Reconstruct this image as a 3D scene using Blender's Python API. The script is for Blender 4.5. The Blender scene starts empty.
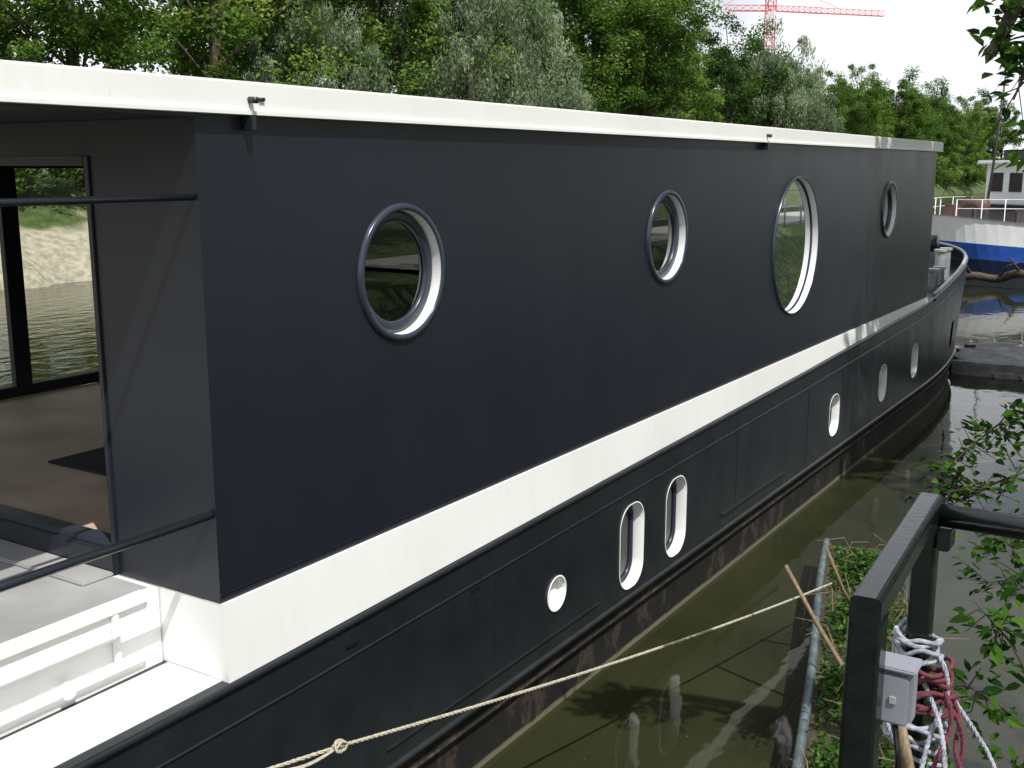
import bpy, bmesh, math, random
import numpy as np
from mathutils import Vector, Matrix
R = math.radians
scene = bpy.context.scene
random.seed(3)

# ------------------------------------------------------------------ materials
def nodes_of(m):
    m.use_nodes = True
    return m.node_tree.nodes, m.node_tree.links

def mat(name, col, rough=0.5, metal=0.0, var=0.15, vscale=3.0, bump=0.0, bscale=20.0, col2=None, spec=0.5, detail=4, stretch=(1,1,1)):
    m = bpy.data.materials.new(name)
    N, L = nodes_of(m)
    b = N['Principled BSDF']
    b.inputs['Roughness'].default_value = rough
    b.inputs['Metallic'].default_value = metal
    b.inputs['Specular IOR Level'].default_value = spec
    tc = N.new('ShaderNodeTexCoord')
    mp = N.new('ShaderNodeMapping'); mp.inputs['Scale'].default_value = stretch
    L.new(tc.outputs['Object'], mp.inputs[0])
    nz = N.new('ShaderNodeTexNoise'); nz.inputs['Scale'].default_value = vscale; nz.inputs['Detail'].default_value = detail
    L.new(mp.outputs[0], nz.inputs['Vector'])
    cr = N.new('ShaderNodeValToRGB')
    c2 = col2 if col2 else tuple(max(0, c*(1-var)) for c in col)
    c1 = col if col2 else tuple(min(1, c*(1+var)) for c in col)
    cr.color_ramp.elements[0].position = 0.3; cr.color_ramp.elements[1].position = 0.7
    cr.color_ramp.elements[0].color = (*c2, 1); cr.color_ramp.elements[1].color = (*c1, 1)
    L.new(nz.outputs['Fac'], cr.inputs[0]); L.new(cr.outputs[0], b.inputs['Base Color'])
    if bump > 0:
        n2 = N.new('ShaderNodeTexNoise'); n2.inputs['Scale'].default_value = bscale; n2.inputs['Detail'].default_value = 3
        L.new(tc.outputs['Object'], n2.inputs['Vector'])
        bp = N.new('ShaderNodeBump'); bp.inputs['Strength'].default_value = 1.0; bp.inputs['Distance'].default_value = bump
        L.new(n2.outputs['Fac'], bp.inputs['Height']); L.new(bp.outputs[0], b.inputs['Normal'])
    return m

def paint_mat(name, col, grime=(0.02,0.018,0.014), rough=0.35, amount=0.25, wav=0.004, lo=.5, hi=.8, st=(2.2,2.2,.9), specks=0.0):
    """rolled boat paint: plate warp, faint run-off marks, dust specks"""
    m = bpy.data.materials.new(name)
    N, L = nodes_of(m); b = N['Principled BSDF']
    tc = N.new('ShaderNodeTexCoord')
    mp = N.new('ShaderNodeMapping'); mp.inputs['Scale'].default_value = st
    L.new(tc.outputs['Object'], mp.inputs[0])
    n1 = N.new('ShaderNodeTexNoise'); n1.inputs['Scale'].default_value = 1.5; n1.inputs['Detail'].default_value = 5; n1.inputs['Roughness'].default_value = 0.65
    L.new(mp.outputs[0], n1.inputs['Vector'])
    r1 = N.new('ShaderNodeValToRGB'); r1.color_ramp.elements[0].position = lo; r1.color_ramp.elements[1].position = hi
    L.new(n1.outputs['Fac'], r1.inputs[0])
    mul = N.new('ShaderNodeMath'); mul.operation = 'MULTIPLY'; mul.inputs[1].default_value = amount
    L.new(r1.outputs[0], mul.inputs[0])
    fac = mul.outputs[0]
    if specks>0:
        vo = N.new('ShaderNodeTexNoise'); vo.inputs['Scale'].default_value = 38; vo.inputs['Detail'].default_value = 1
        L.new(tc.outputs['Object'], vo.inputs['Vector'])
        rs = N.new('ShaderNodeMapRange'); rs.inputs['From Min'].default_value=.76; rs.inputs['From Max'].default_value=.80; rs.inputs['To Max'].default_value=specks
        L.new(vo.outputs['Fac'], rs.inputs[0])
        mxx = N.new('ShaderNodeMath'); mxx.operation='MAXIMUM'; L.new(fac, mxx.inputs[0]); L.new(rs.outputs[0], mxx.inputs[1]); fac = mxx.outputs[0]
    n3 = N.new('ShaderNodeTexNoise'); n3.inputs['Scale'].default_value = 0.9; n3.inputs['Detail'].default_value = 2
    L.new(tc.outputs['Object'], n3.inputs['Vector'])
    base = N.new('ShaderNodeMix'); base.data_type = 'RGBA'
    base.inputs['A'].default_value = (*[c*0.9 for c in col], 1); base.inputs['B'].default_value = (*[min(1, c*1.08) for c in col], 1)
    L.new(n3.outputs['Fac'], base.inputs['Factor'])
    mx = N.new('ShaderNodeMix'); mx.data_type = 'RGBA'
    L.new(fac, mx.inputs['Factor']); L.new(base.outputs['Result'], mx.inputs['A'])
    mx.inputs['B'].default_value = (*grime, 1)
    L.new(mx.outputs['Result'], b.inputs['Base Color'])
    rr = N.new('ShaderNodeMapRange'); rr.inputs['To Min'].default_value = rough-0.05; rr.inputs['To Max'].default_value = rough+0.08
    L.new(n1.outputs['Fac'], rr.inputs[0]); L.new(rr.outputs[0], b.inputs['Roughness'])
    b1 = N.new('ShaderNodeBump'); b1.inputs['Distance'].default_value = wav*4; b1.inputs['Strength'].default_value = 0.6
    L.new(n3.outputs['Fac'], b1.inputs['Height'])
    L.new(b1.outputs[0], b.inputs['Normal'])
    return m

M = {}
M['navy'] = paint_mat('navy_cabin_paint', (0.0090, 0.0112, 0.0190), grime=(0.020,0.021,0.028), rough=0.36, amount=0.18, specks=.5)
M['white'] = paint_mat('white_paint', (0.82, 0.82, 0.80), grime=(0.55,0.52,0.45), rough=0.42, amount=0.18, st=(5,5,.8), specks=.3)
M['rail'] = mat('dark_rail_paint', (0.016, 0.019, 0.026), 0.3, var=0.2)
M['frame'] = mat('window_frame_dark', (0.024, 0.030, 0.046), 0.30, var=0.15)
M['alu'] = mat('deck_fitting_grey', (0.36, 0.37, 0.38), 0.45, metal=0.2, var=0.15, vscale=15)
M['rim'] = mat('porthole_rim_paint', (0.040, 0.048, 0.070), 0.24, metal=0.2, var=0.1)
M['whiterim'] = mat('porthole_reveal_white', (0.80, 0.80, 0.79), 0.4, var=0.05)
M['deckgrey'] = mat('terrace_grey_deck_paint', (0.40, 0.40, 0.40), 0.5, col2=(.27,.27,.265), vscale=2.2, bump=0.002, bscale=60)
M['floor'] = mat('interior_beige_floor', (0.62, 0.49, 0.37), 0.5, col2=(0.38,0.29,0.21), vscale=1.8, detail=7)
M['intwall'] = mat('interior_wall_grey', (0.16, 0.16, 0.16), 0.7)
M['matblk'] = mat('doormat_black', (0.015,0.015,0.017), 0.9, bump=0.004, bscale=300)
M['black'] = mat('black_steel_paint', (0.007,0.009,0.009), 0.2, var=0.3, vscale=25, bump=0.0006, bscale=60)
M['greybox'] = mat('grey_plastic_socket', (0.26,0.27,0.31), 0.45, var=0.12)
M['rope'] = mat('rope_natural', (0.50,0.46,0.36), 0.85, col2=(0.30,0.27,0.20), vscale=60, bump=0.004, bscale=150)
M['ropew'] = mat('rope_white', (0.42,0.43,0.47), 0.85, col2=(0.16,0.18,0.22), vscale=45, bump=0.004, bscale=150)
M['roper'] = mat('rope_maroon', (0.17,0.03,0.05), 0.85, col2=(0.07,0.02,0.03), vscale=60, bump=0.004, bscale=150)
M['wood'] = mat('weathered_stick_wood', (0.26,0.19,0.12), 0.75, col2=(0.12,0.085,0.05), vscale=8, bump=0.004, bscale=40, stretch=(8,8,1))
M['darkwood'] = mat('wet_driftwood', (0.07,0.05,0.035), 0.75, col2=(0.03,0.02,0.015), vscale=5, bump=0.02, bscale=10)
M['bark'] = mat('tree_bark', (0.09,0.07,0.05), 0.9, col2=(0.035,0.028,0.02), vscale=5)
M['pipe'] = mat('galvanised_pipe', (0.17,0.22,0.23), 0.45, metal=0.3, col2=(0.07,0.09,0.09), vscale=9)
M['soil'] = mat('raft_soil', (0.07,0.055,0.03), 0.95, col2=(0.03,0.035,0.015), vscale=9, bump=0.03, bscale=25)
M['rock'] = mat('jetty_concrete', (0.26,0.26,0.27), 0.85, col2=(0.12,0.12,0.12), vscale=3, bump=0.04, bscale=7)
M['path'] = mat('pale_quay_path', (0.40,0.38,0.33), 0.9, col2=(0.28,0.27,0.23), vscale=2)
M['bargeblue'] = mat('barge_blue_paint', (0.03,0.12,0.52), 0.35)
M['bargenavy'] = mat('barge_navy_paint', (0.010,0.018,0.06), 0.4)
M['bargewhite'] = mat('barge_white_paint', (0.80,0.81,0.82), 0.4, var=.06)
M['bargered'] = mat('barge_rust_paint', (0.10,0.05,0.04), 0.6)
M['bargebrown'] = mat('barge_brown_paint', (0.035,0.03,0.03), 0.5)
M['cranered'] = mat('crane_red_paint', (0.65,0.12,0.14), 0.5)
M['cranewhite'] = mat('crane_white_paint', (0.8,0.72,0.74), 0.5)

def hull_mat():
    m = bpy.data.materials.new('hull_paint'); N, L = nodes_of(m); b = N['Principled BSDF']
    tc = N.new('ShaderNodeTexCoord'); sp = N.new('ShaderNodeSeparateXYZ'); L.new(tc.outputs['Object'], sp.inputs[0])
    nz = N.new('ShaderNodeTexNoise'); nz.inputs['Scale'].default_value = 3; nz.inputs['Detail'].default_value = 6; nz.inputs['Roughness'].default_value = .7
    mp = N.new('ShaderNodeMapping'); mp.inputs['Scale'].default_value = (1.2,1.2,.8); L.new(tc.outputs['Object'], mp.inputs[0]); L.new(mp.outputs[0], nz.inputs[0])
    a = N.new('ShaderNodeMath'); a.operation='MULTIPLY_ADD'; a.inputs[1].default_value = 0.05; L.new(nz.outputs['Fac'], a.inputs[0]); L.new(sp.outputs['Z'], a.inputs[2])
    st = N.new('ShaderNodeMapRange'); st.inputs['From Min'].default_value = 0.44; st.inputs['From Max'].default_value = 0.46
    L.new(a.outputs[0], st.inputs[0])
    boot = N.new('ShaderNodeValToRGB'); e = boot.color_ramp.elements
    e[0].position=.35; e[0].color=(.0045,.0045,.0045,1); e[1].position=.53; e[1].color=(.010,.009,.008,1)
    x = e.new(.59); x.color=(.050,.036,.025,1); x=e.new(.64); x.color=(.012,.010,.009,1)
    L.new(nz.outputs['Fac'], boot.inputs[0])
    top = N.new('ShaderNodeValToRGB'); e = top.color_ramp.elements
    e[0].position=.3; e[0].color=(.0085,.0110,.0145,1); e[1].position=.75; e[1].color=(.015,.019,.025,1)
    L.new(nz.outputs['Fac'], top.inputs[0])
    # faded dusty film on the lower part of the topsides
    du = N.new('ShaderNodeMapRange'); du.inputs['From Min'].default_value=.95; du.inputs['From Max'].default_value=.45; du.inputs['To Max'].default_value=.35
    L.new(sp.outputs['Z'], du.inputs[0])
    dm = N.new('ShaderNodeMath'); dm.operation='MULTIPLY'; L.new(du.outputs[0], dm.inputs[0]); L.new(nz.outputs['Fac'], dm.inputs[1])
    t2 = N.new('ShaderNodeMix'); t2.data_type='RGBA'; L.new(dm.outputs[0], t2.inputs['Factor']); L.new(top.outputs[0], t2.inputs['A']); t2.inputs['B'].default_value=(.06,.06,.05,1)
    mx = N.new('ShaderNodeMix'); mx.data_type='RGBA'; L.new(st.outputs[0], mx.inputs['Factor']); L.new(boot.outputs[0], mx.inputs['A']); L.new(t2.outputs['Result'], mx.inputs['B'])
    sc = N.new('ShaderNodeMapRange'); sc.inputs['From Min'].default_value = 0.075; sc.inputs['From Max'].default_value = 0.055
    L.new(a.outputs[0], sc.inputs[0])
    mx2 = N.new('ShaderNodeMix'); mx2.data_type='RGBA'; L.new(sc.outputs[0], mx2.inputs['Factor']); L.new(mx.outputs['Result'], mx2.inputs['A']); mx2.inputs['B'].default_value=(.15,.14,.09,1)
    L.new(mx2.outputs['Result'], b.inputs['Base Color'])
    rr = N.new('ShaderNodeMapRange'); rr.inputs['To Min'].default_value=.7; rr.inputs['To Max'].default_value=.33; L.new(st.outputs[0], rr.inputs[0]); L.new(rr.outputs[0], b.inputs['Roughness'])
    nb = N.new('ShaderNodeTexNoise'); nb.inputs['Scale'].default_value=1.6; nb.inputs['Detail'].default_value=1.5; L.new(tc.outputs['Object'], nb.inputs[0])
    b1 = N.new('ShaderNodeBump'); b1.inputs['Distance'].default_value=.03; b1.inputs['Strength'].default_value=.6; L.new(nb.outputs['Fac'], b1.inputs['Height'])
    L.new(b1.outputs[0], b.inputs['Normal'])
    return m
M['hull'] = hull_mat()

def glass_mat(name, tint=0.5, boost=1.6):
    m = bpy.data.materials.new(name); N, L = nodes_of(m); N.remove(N['Principled BSDF'])
    out = N['Material Output']
    t = N.new('ShaderNodeBsdfTransparent'); t.inputs[0].default_value=(tint,tint*1.02,tint,1)
    g = N.new('ShaderNodeBsdfGlossy'); g.inputs['Roughness'].default_value=.01; g.inputs[0].default_value=(.95,.97,1,1)
    f = N.new('ShaderNodeFresnel'); f.inputs[0].default_value=1.5
    k = N.new('ShaderNodeMath'); k.operation='MULTIPLY'; k.inputs[1].default_value=boost; k.use_clamp=True; L.new(f.outputs[0], k.inputs[0])
    mx = N.new('ShaderNodeMixShader'); L.new(k.outputs[0], mx.inputs[0]); L.new(t.outputs[0], mx.inputs[1]); L.new(g.outputs[0], mx.inputs[2])
    L.new(mx.outputs[0], out.inputs[0]); return m
M['glass'] = glass_mat('window_glass', .42, 2.2)
M['glassbig'] = glass_mat('coated_window_glass', .3, 4.5)
M['clearglass'] = glass_mat('patio_door_glass', .9, .6)

def foliage_mat(name, dark, mid, light, trans=.35):
    m = bpy.data.materials.new(name); N, L = nodes_of(m); N.remove(N['Principled BSDF']); out=N['Material Output']
    at = N.new('ShaderNodeAttribute'); at.attribute_name='tint'
    oi = N.new('ShaderNodeObjectInfo')
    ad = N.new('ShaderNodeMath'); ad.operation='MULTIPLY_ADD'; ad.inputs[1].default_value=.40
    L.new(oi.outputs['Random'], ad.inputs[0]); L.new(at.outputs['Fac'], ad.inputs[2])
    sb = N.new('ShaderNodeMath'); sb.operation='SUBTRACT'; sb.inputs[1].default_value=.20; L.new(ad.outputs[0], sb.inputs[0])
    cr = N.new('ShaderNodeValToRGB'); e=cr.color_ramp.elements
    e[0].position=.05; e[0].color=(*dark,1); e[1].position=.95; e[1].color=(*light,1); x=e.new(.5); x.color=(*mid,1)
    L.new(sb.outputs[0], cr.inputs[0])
    d = N.new('ShaderNodeBsdfDiffuse'); L.new(cr.outputs[0], d.inputs[0])
    t = N.new('ShaderNodeBsdfTranslucent')
    hs = N.new('ShaderNodeHueSaturation'); hs.inputs['Value'].default_value=1.7; hs.inputs['Hue'].default_value=.48; L.new(cr.outputs[0], hs.inputs['Color']); L.new(hs.outputs[0], t.inputs[0])
    mx = N.new('ShaderNodeMixShader'); mx.inputs[0].default_value=trans; L.new(d.outputs[0], mx.inputs[1]); L.new(t.outputs[0], mx.inputs[2]); L.new(mx.outputs[0], out.inputs[0])
    return m
M['leafA'] = foliage_mat('foliage_green', (.028,.062,.012),(.080,.155,.028),(.20,.29,.065))
M['leafB'] = foliage_mat('foliage_deep_green', (.016,.042,.012),(.045,.102,.022),(.115,.200,.045))
M['leafW'] = foliage_mat('foliage_silver_willow', (.09,.13,.07),(.19,.25,.14),(.35,.41,.26), .3)
M['leafN'] = foliage_mat('foliage_near_leaves', (.015,.045,.010),(.04,.10,.016),(.09,.19,.028), .4)

# ------------------------------------------------------------------ mesh helpers
def empty(name, loc=(0,0,0)):
    o = bpy.data.objects.new(name, None); o.location = loc; scene.collection.objects.link(o); o.empty_display_size=.3; return o

def obj_from(name, verts, faces, m, parent=None, smooth=False):
    me = bpy.data.meshes.new(name); me.from_pydata(verts, [], faces); me.update()
    if m: me.materials.append(m)
    if smooth: me.polygons.foreach_set('use_smooth', [True]*len(me.polygons))
    o = bpy.data.objects.new(name, me); scene.collection.objects.link(o)
    if parent: o.parent = parent
    return o

def box(name, x0,x1,y0,y1,z0,z1, m, parent=None, bev=0.0):
    bm = bmesh.new(); bmesh.ops.create_cube(bm, size=1)
    for v in bm.verts:
        v.co = Vector(((x0+x1)/2+v.co.x*(x1-x0), (y0+y1)/2+v.co.y*(y1-y0), (z0+z1)/2+v.co.z*(z1-z0)))
    if bev>0: bmesh.ops.bevel(bm, geom=bm.edges[:], offset=bev, segments=2, affect='EDGES')
    me = bpy.data.meshes.new(name); bm.to_mesh(me); bm.free(); me.materials.append(m)
    o = bpy.data.objects.new(name, me); scene.collection.objects.link(o)
    if parent: o.parent=parent
    return o

def sweep_geom(pts, r, n=8, square=False):
    pts=[Vector(p) for p in pts]; rs = r if isinstance(r,(list,tuple)) else [r]*len(pts)
    V=[];F=[]; prev=None
    for i,p in enumerate(pts):
        if i==0: t=(pts[1]-p)
        elif i==len(pts)-1: t=(p-pts[i-1])
        else: t=(pts[i+1]-pts[i-1])
        t.normalize()
        if prev is None:
            a = Vector((0,0,1)) if abs(t.z)<.9 else Vector((1,0,0))
            u = t.cross(a).normalized()
        else:
            u = (prev - t*prev.dot(t)).normalized()
        prev=u; w=t.cross(u)
        for k in range(n):
            an = 2*math.pi*(k+(.5 if n==4 else 0))/n
            V.append(tuple(p+ (u*math.cos(an)+w*math.sin(an))*rs[i]))
    for i in range(len(pts)-1):
        for k in range(n):
            a=i*n+k; b=i*n+(k+1)%n; F.append((a,b,b+n,a+n))
    F.append(tuple(range(n))[::-1]); F.append(tuple(range((len(pts)-1)*n,len(pts)*n)))
    return V,F

def tube(name, pts, r, m, parent=None, n=10):
    V,F=sweep_geom(pts,r,n); return obj_from(name,V,F,m,parent,smooth=(n>4))

def join_geom(parts):
    V=[];F=[]
    for v,f in parts:
        o=len(V); V+=list(v); F+=[tuple(i+o for i in q) for q in f]
    return V,F

def revolve(name, prof, cx, cy, cz, m, parent, n=72):
    V=[];F=[]
    for (r,y) in prof:
        for k in range(n):
            a=2*math.pi*k/n; V.append((cx+r*math.cos(a), cy+y, cz+r*math.sin(a)))
    for i in range(len(prof)-1):
        for k in range(n):
            a=i*n+k;b=i*n+(k+1)%n; F.append((a,b,b+n,a+n))
    return obj_from(name,V,F,m,parent,smooth=True)

def stadium(w,h,n=10,rr=None):
    r = rr if rr else w/2*0.85
    pts=[]
    for (sx,sz,a0) in ((1,1,0),(-1,1,90),(-1,-1,180),(1,-1,270)):
        for k in range(n+1):
            a=R(a0+90*k/n); pts.append((sx*(w/2-r)+r*math.cos(a), sz*(h/2-r)+r*math.sin(a)))
    return pts

def prism_y(pts, cx, cz, y0, y1):
    n=len(pts); V=[(cx+x,y0,cz+z) for x,z in pts]+[(cx+x,y1,cz+z) for x,z in pts]
    F=[tuple(range(n)), tuple(range(n,2*n))[::-1]]+[(i,i+n,(i+1)%n+n,(i+1)%n) for i in range(n)]
    return V,F

def boolean_cut(o, parts):
    V,F=join_geom(parts); c=obj_from('cutter',V,F,None)
    bm=bmesh.new(); bm.from_mesh(c.data); bmesh.ops.recalc_face_normals(bm, faces=bm.faces[:]); bm.to_mesh(c.data); bm.free()
    md=o.modifiers.new('b','BOOLEAN'); md.object=c; md.operation='DIFFERENCE'; md.solver='EXACT'
    dg=bpy.context.evaluated_depsgraph_get(); me=bpy.data.meshes.new_from_object(o.evaluated_get(dg))
    o.modifiers.clear(); o.data=me; bpy.data.objects.remove(c)

# ------------------------------------------------------------------ HOUSEBOAT
boat = empty('houseboat')
YC=5.65
SH=[(-8,1.41),(3.2,1.41),(6.65,1.48),(11,1.56),(16.7,1.70),(18.5,1.88),(20.5,2.03),(25,2.12)]
def sheer(x): return float(np.interp(x,[a for a,b in SH],[b for a,b in SH]))
def deckz(x): return min(sheer(x),1.68)
def outline(zf, Bf=None, side=-1, n_str=30, n_bow=28, xstart=-7):
    pts=[]
    zt = zf if callable(zf) else (lambda x: zf)
    zz = zt(18); B = (2.18 if zz>.41 else 2.14) if Bf is None else Bf
    X0=16.4+zz*.5; Xs=23.8+.35*zz
    for i in range(n_str): 
        x=xstart+(X0-xstart)*i/n_str; pts.append((x,YC+side*B,zt(x)))
    for i in range(n_bow+1):
        th=math.pi/2*i/n_bow; x=X0+(Xs-X0)*math.sin(th)**(1/1.1); pts.append((x,YC+side*B*math.cos(th)**.95 if i<n_bow else YC,zt(x)))
    return pts
levels=[-.7,0.0,.36,.44,.8,1.1,deckz]
rings=[]
for lv in levels:
    near=outline(lv,side=-1); far=outline(lv,side=1)[:-1][::-1]; rings.append(near+far)
V=[];F=[]; n=len(rings[0])
for r_ in rings: V+=r_
for i in range(len(rings)-1):
    for k in range(n):
        a=i*n+k;b=i*n+(k+1)%n; F.append((a,b,b+n,a+n))
nh=len(outline(0.0)); top=(len(rings)-1)*n
def cap(base,flip):
    for k in range(nh-1):
        a=base+k; b=base+k+1; c=base+(n-1-k-1); d=base+(n-1-k)
        q=[a,b,c,d]
        if k==nh-2: q=[a,b,d]
        F.append(tuple(q[::-1] if flip else q))
cap(top,False); cap(0,True)
hull=obj_from('hull',V,F,M['hull'],boat)
bm=bmesh.new(); bm.from_mesh(hull.data); bmesh.ops.recalc_face_normals(bm,faces=bm.faces[:]); bm.to_mesh(hull.data); bm.free()
PORTS=[(7.12,.86,.40,.66),(7.92,.87,.40,.66),(12.27,.88,.38,.48),(14.4,.90,.38,.48),(16.15,.93,.38,.48)]
cut=[prism_y(stadium(w,h),x,z,3.30,3.75) for x,z,w,h in PORTS]
cut.append(prism_y([(0.12*math.cos(R(a)),.12*math.sin(R(a))) for a in range(0,360,12)],6.0,.86,3.30,3.75))
cut.append(prism_y(stadium(.34,.46),19.15,.93,3.2,3.85))
boolean_cut(hull,cut)
hy=YC-2.18
for i,(x,z,w,h) in enumerate(PORTS):
    P=stadium(w,h); Pi=stadium(w-.012,h-.012); k=len(P)
    V=[];F=[]
    prof=[(P,-.001),(stadium(w+.008,h+.008),-.006),(Pi,-.006),(Pi,.10)]
    for pp,y in prof: V+=[(x+a,hy+y,z+b) for a,b in pp]
    for j in range(len(prof)-1):
        for q in range(k): F.append((j*k+q,j*k+(q+1)%k,(j+1)*k+(q+1)%k,(j+1)*k+q))
    obj_from(f'hull_port_lining_{i+1}',V,F,M['whiterim'],boat,True)
    V,F=prism_y(Pi,x,z,hy+.098,hy+.102); obj_from(f'hull_port_glass_{i+1}',V,F,M['black'],boat)
    P2=stadium(w-.03,h-.03); P3=stadium(w-.09,h-.09); V=[(x+a,hy+.08,z+b) for a,b in P2]+[(x+a,hy+.085,z+b) for a,b in P3]+[(x+a,hy+.10,z+b) for a,b in P3]
    F=[(j*k+q,j*k+(q+1)%k,(j+1)*k+(q+1)%k,(j+1)*k+q) for j in range(2) for q in range(k)]
    obj_from(f'hull_port_frame_{i+1}',V,F,M['frame'],boat,True)
    if i<2: box(f'hull_port_blind_{i+1}',x-.13,x-.02,hy+.086,hy+.097,z-.22,z-.02,M['wood'],boat,.004)
revolve('hull_scupper_lining',[(.122,-.002),(.126,-.008),(.112,-.008),(.108,.06)],6.0,hy,.86,M['whiterim'],boat,32)
V,F=prism_y([(0.109*math.cos(R(a)),.109*math.sin(R(a))) for a in range(0,360,12)],6.0,.86,hy+.055,hy+.06); obj_from('hull_scupper_plate',V,F,M['whiterim'],boat)

def strake(name,zoff,r,m,side=-1,xs=None,xe=None):
    z=zoff if callable(zoff) else (lambda x:zoff)
    pts=[p for p in outline(z,2.18,side) if (xs is None or p[0]>=xs) and (xe is None or p[0]<=xe)]
    return tube(name,pts,r,m,boat,8)
for s,sn in ((-1,'near'),(1,'far')):
    strake(f'gunwale_rub_rail_{sn}',lambda x:sheer(x)-.02,.020,M['hull'],s)
    strake(f'hull_strake_upper_{sn}',lambda x:sheer(x)-.20,.008,M['hull'],s)
    strake(f'hull_strake_lower_{sn}',.46,.022,M['hull'],s)
    strake(f'hull_strake_boot_{sn}',.36,.012,M['hull'],s)
box('hull_short_strake',8.9,10.6,hy-.022,hy+.01,.60,.625,M['hull'],boat,.006)
box('hull_short_strake_aft',4.2,6.6,hy-.012,hy+.01,.575,.59,M['hull'],boat,.004)
for i,(x,a,b) in enumerate(((5.25,.60,1.22),(9.25,.64,1.30),(11.3,.5,1.34))): box(f'hull_butt_strap_{i+1}',x,x+.03,hy-.003,hy+.01,a,b,M['hull'],boat,.001)
box('hull_vent_slot_1',5.0,5.10,hy-.006,hy+.01,1.20,1.22,M['black'],boat,.004)
box('hull_vent_slot_2',3.9,4.0,hy-.006,hy+.01,1.27,1.29,M['black'],boat,.004)

for s,sn in ((-1,'near'),(1,'far')):
    A=[p for p in outline(sheer,2.18,s) if p[0]>16.9]
    V=[];F=[]
    for p in A:
        d=Vector((p[0]-17,p[1]-YC,0)).normalized()*.05 if p[0]>20 else Vector((0,s*.05,0))
        V+= [(p[0],p[1],deckz(p[0])-.05),(p[0],p[1],p[2]),(p[0]-d.x,p[1]-d.y,p[2]),(p[0]-d.x,p[1]-d.y,deckz(p[0])-.05)]
    for i in range(len(A)-1):
        for k in range(3): F.append((i*4+k,i*4+k+1,i*4+5+k,i*4+4+k))
    obj_from(f'bow_bulwark_{sn}',V,F,M['hull'],boat,False)
    tube(f'bow_cap_rail_{sn}',[(p[0],p[1]-s*.03,p[2]+.01) for p in A],.030,M['alu'],boat,8)
box('foredeck_plate',16.85,21.6,4.3,7.0,1.684,1.70,M['deckgrey'],boat)
def bollard(x,y,nm,zt=2.22):
    parts=[sweep_geom([(x,y,1.66),(x,y,zt)],.085,14),sweep_geom([(x,y,zt),(x,y,zt+.04)],.11,14),
           sweep_geom([(x+.45,y,1.66),(x+.45,y,zt)],.085,14),sweep_geom([(x+.45,y,zt),(x+.45,y,zt+.04)],.11,14),sweep_geom([(x-.12,y,1.69),(x+.6,y,1.69)],.08,4)]
    V,F=join_geom(parts); obj_from(nm,V,F,M['alu'],boat)
bollard(18.9,3.86,'bollard_1',1.98); bollard(20.3,4.05,'bollard_2',2.2); bollard(18.3,7.1,'bollard_3')
box('anchor_windlass_base',21.2,22.2,4.5,5.6,1.70,2.2,M['alu'],boat,.03)
tube('anchor_windlass_drum',[(21.7,4.4,2.25),(21.7,5.9,2.25)],.16,M['rail'],boat,14)
box('hatch',17.9,18.9,4.7,5.5,1.70,1.98,M['deckgrey'],boat,.03)

wall=box('cabin_side_wall',3.13,16.8,3.5,3.6,1.78,3.86,M['navy'],boat)
WIN=[(4.45,3.12,.353,0),(7.67,3.13,.353,0),(10.71,2.885,.68,1),(14.27,3.125,.353,0)]
circ=lambda r:[(r*math.cos(R(a)),r*math.sin(R(a))) for a in range(0,360,5)]
boolean_cut(wall,[prism_y(circ(rr-.014),x,z,3.3,3.8) for x,z,rr,_ in WIN])
for i,(x,z,rr,big) in enumerate(WIN,1):
    e = .036 if not big else .018
    revolve(f'porthole_rim_{i}',[(rr-e,.002),(rr-e,-.016),(rr-e+.005,-.021),(rr-.010,-.021),(rr-.003,-.014),(rr,.002)],x,3.5,z,M['rim'],boat)
    d=.055 if not big else .05
    revolve(f'porthole_reveal_{i}',[(rr-e-.001,-.014),(rr-e-.003,d)],x,3.5,z,M['whiterim'],boat)
    fw=.098 if not big else .035
    revolve(f'porthole_frame_{i}',[(rr-e-.002,d-.004),(rr-e-.010,d-.018),(rr-e-.022,d-.022),(rr-fw+.020,d-.016),(rr-fw+.008,d-.018),(rr-fw,d-.010),(rr-fw-.004,d+.025)] if not big else [(rr-.022,d-.005),(rr-fw,d-.008),(rr-fw-.004,d+.02)],x,3.5,z,M['frame'],boat)
    V,F=prism_y(circ(rr-fw),x,z,3.5+d+.003,3.5+d+.007); obj_from(f'porthole_glass_{i}',V,F,M['glassbig'] if big else M['glass'],boat)
box('wall_foot_bead',3.132,16.79,3.495,3.5005,1.815,1.821,M['navy'],boat)

V=[];F=[]; xs=np.linspace(3.132,16.8,40)
for x in xs:
    V+=[(x,3.472,sheer(x)+.004),(x,3.484,1.78),(x,3.60,1.779),(x,3.60,sheer(x)-.1)]
for i in range(len(xs)-1):
    for k in range(4): F.append((i*4+k,i*4+(k+1)%4,i*4+4+(k+1)%4,i*4+4+k))
F.append((0,1,2,3)); F.append(tuple(4*(len(xs)-1)+k for k in (3,2,1,0)))
st=obj_from('white_coaming_stripe',V,F,M['white'],boat)
bm=bmesh.new(); bm.from_mesh(st.data); bmesh.ops.recalc_face_normals(bm,faces=bm.faces[:]); bm.to_mesh(st.data); bm.free()
box('cabin_base',3.134,16.78,3.601,7.70,1.38,1.776,M['white'],boat)
box('end_wall_pier',3.131,3.23,3.601,4.17,1.78,3.846,M['navy'],boat)
box('end_wall_header',3.132,3.23,4.17,6.95,3.70,3.846,M['navy'],boat)
box('end_wall_far_pier',3.131,3.23,6.95,7.70,1.78,3.846,M['navy'],boat)
box('door_threshold',3.10,3.24,4.172,6.948,1.781,1.895,M['rail'],boat,.006)
box('door_track',3.13,3.22,4.172,6.948,1.895,1.925,M['frame'],boat,.004)
box('door_jamb',3.12,3.225,4.171,4.205,1.925,3.698,M['rail'],boat,.004)
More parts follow.
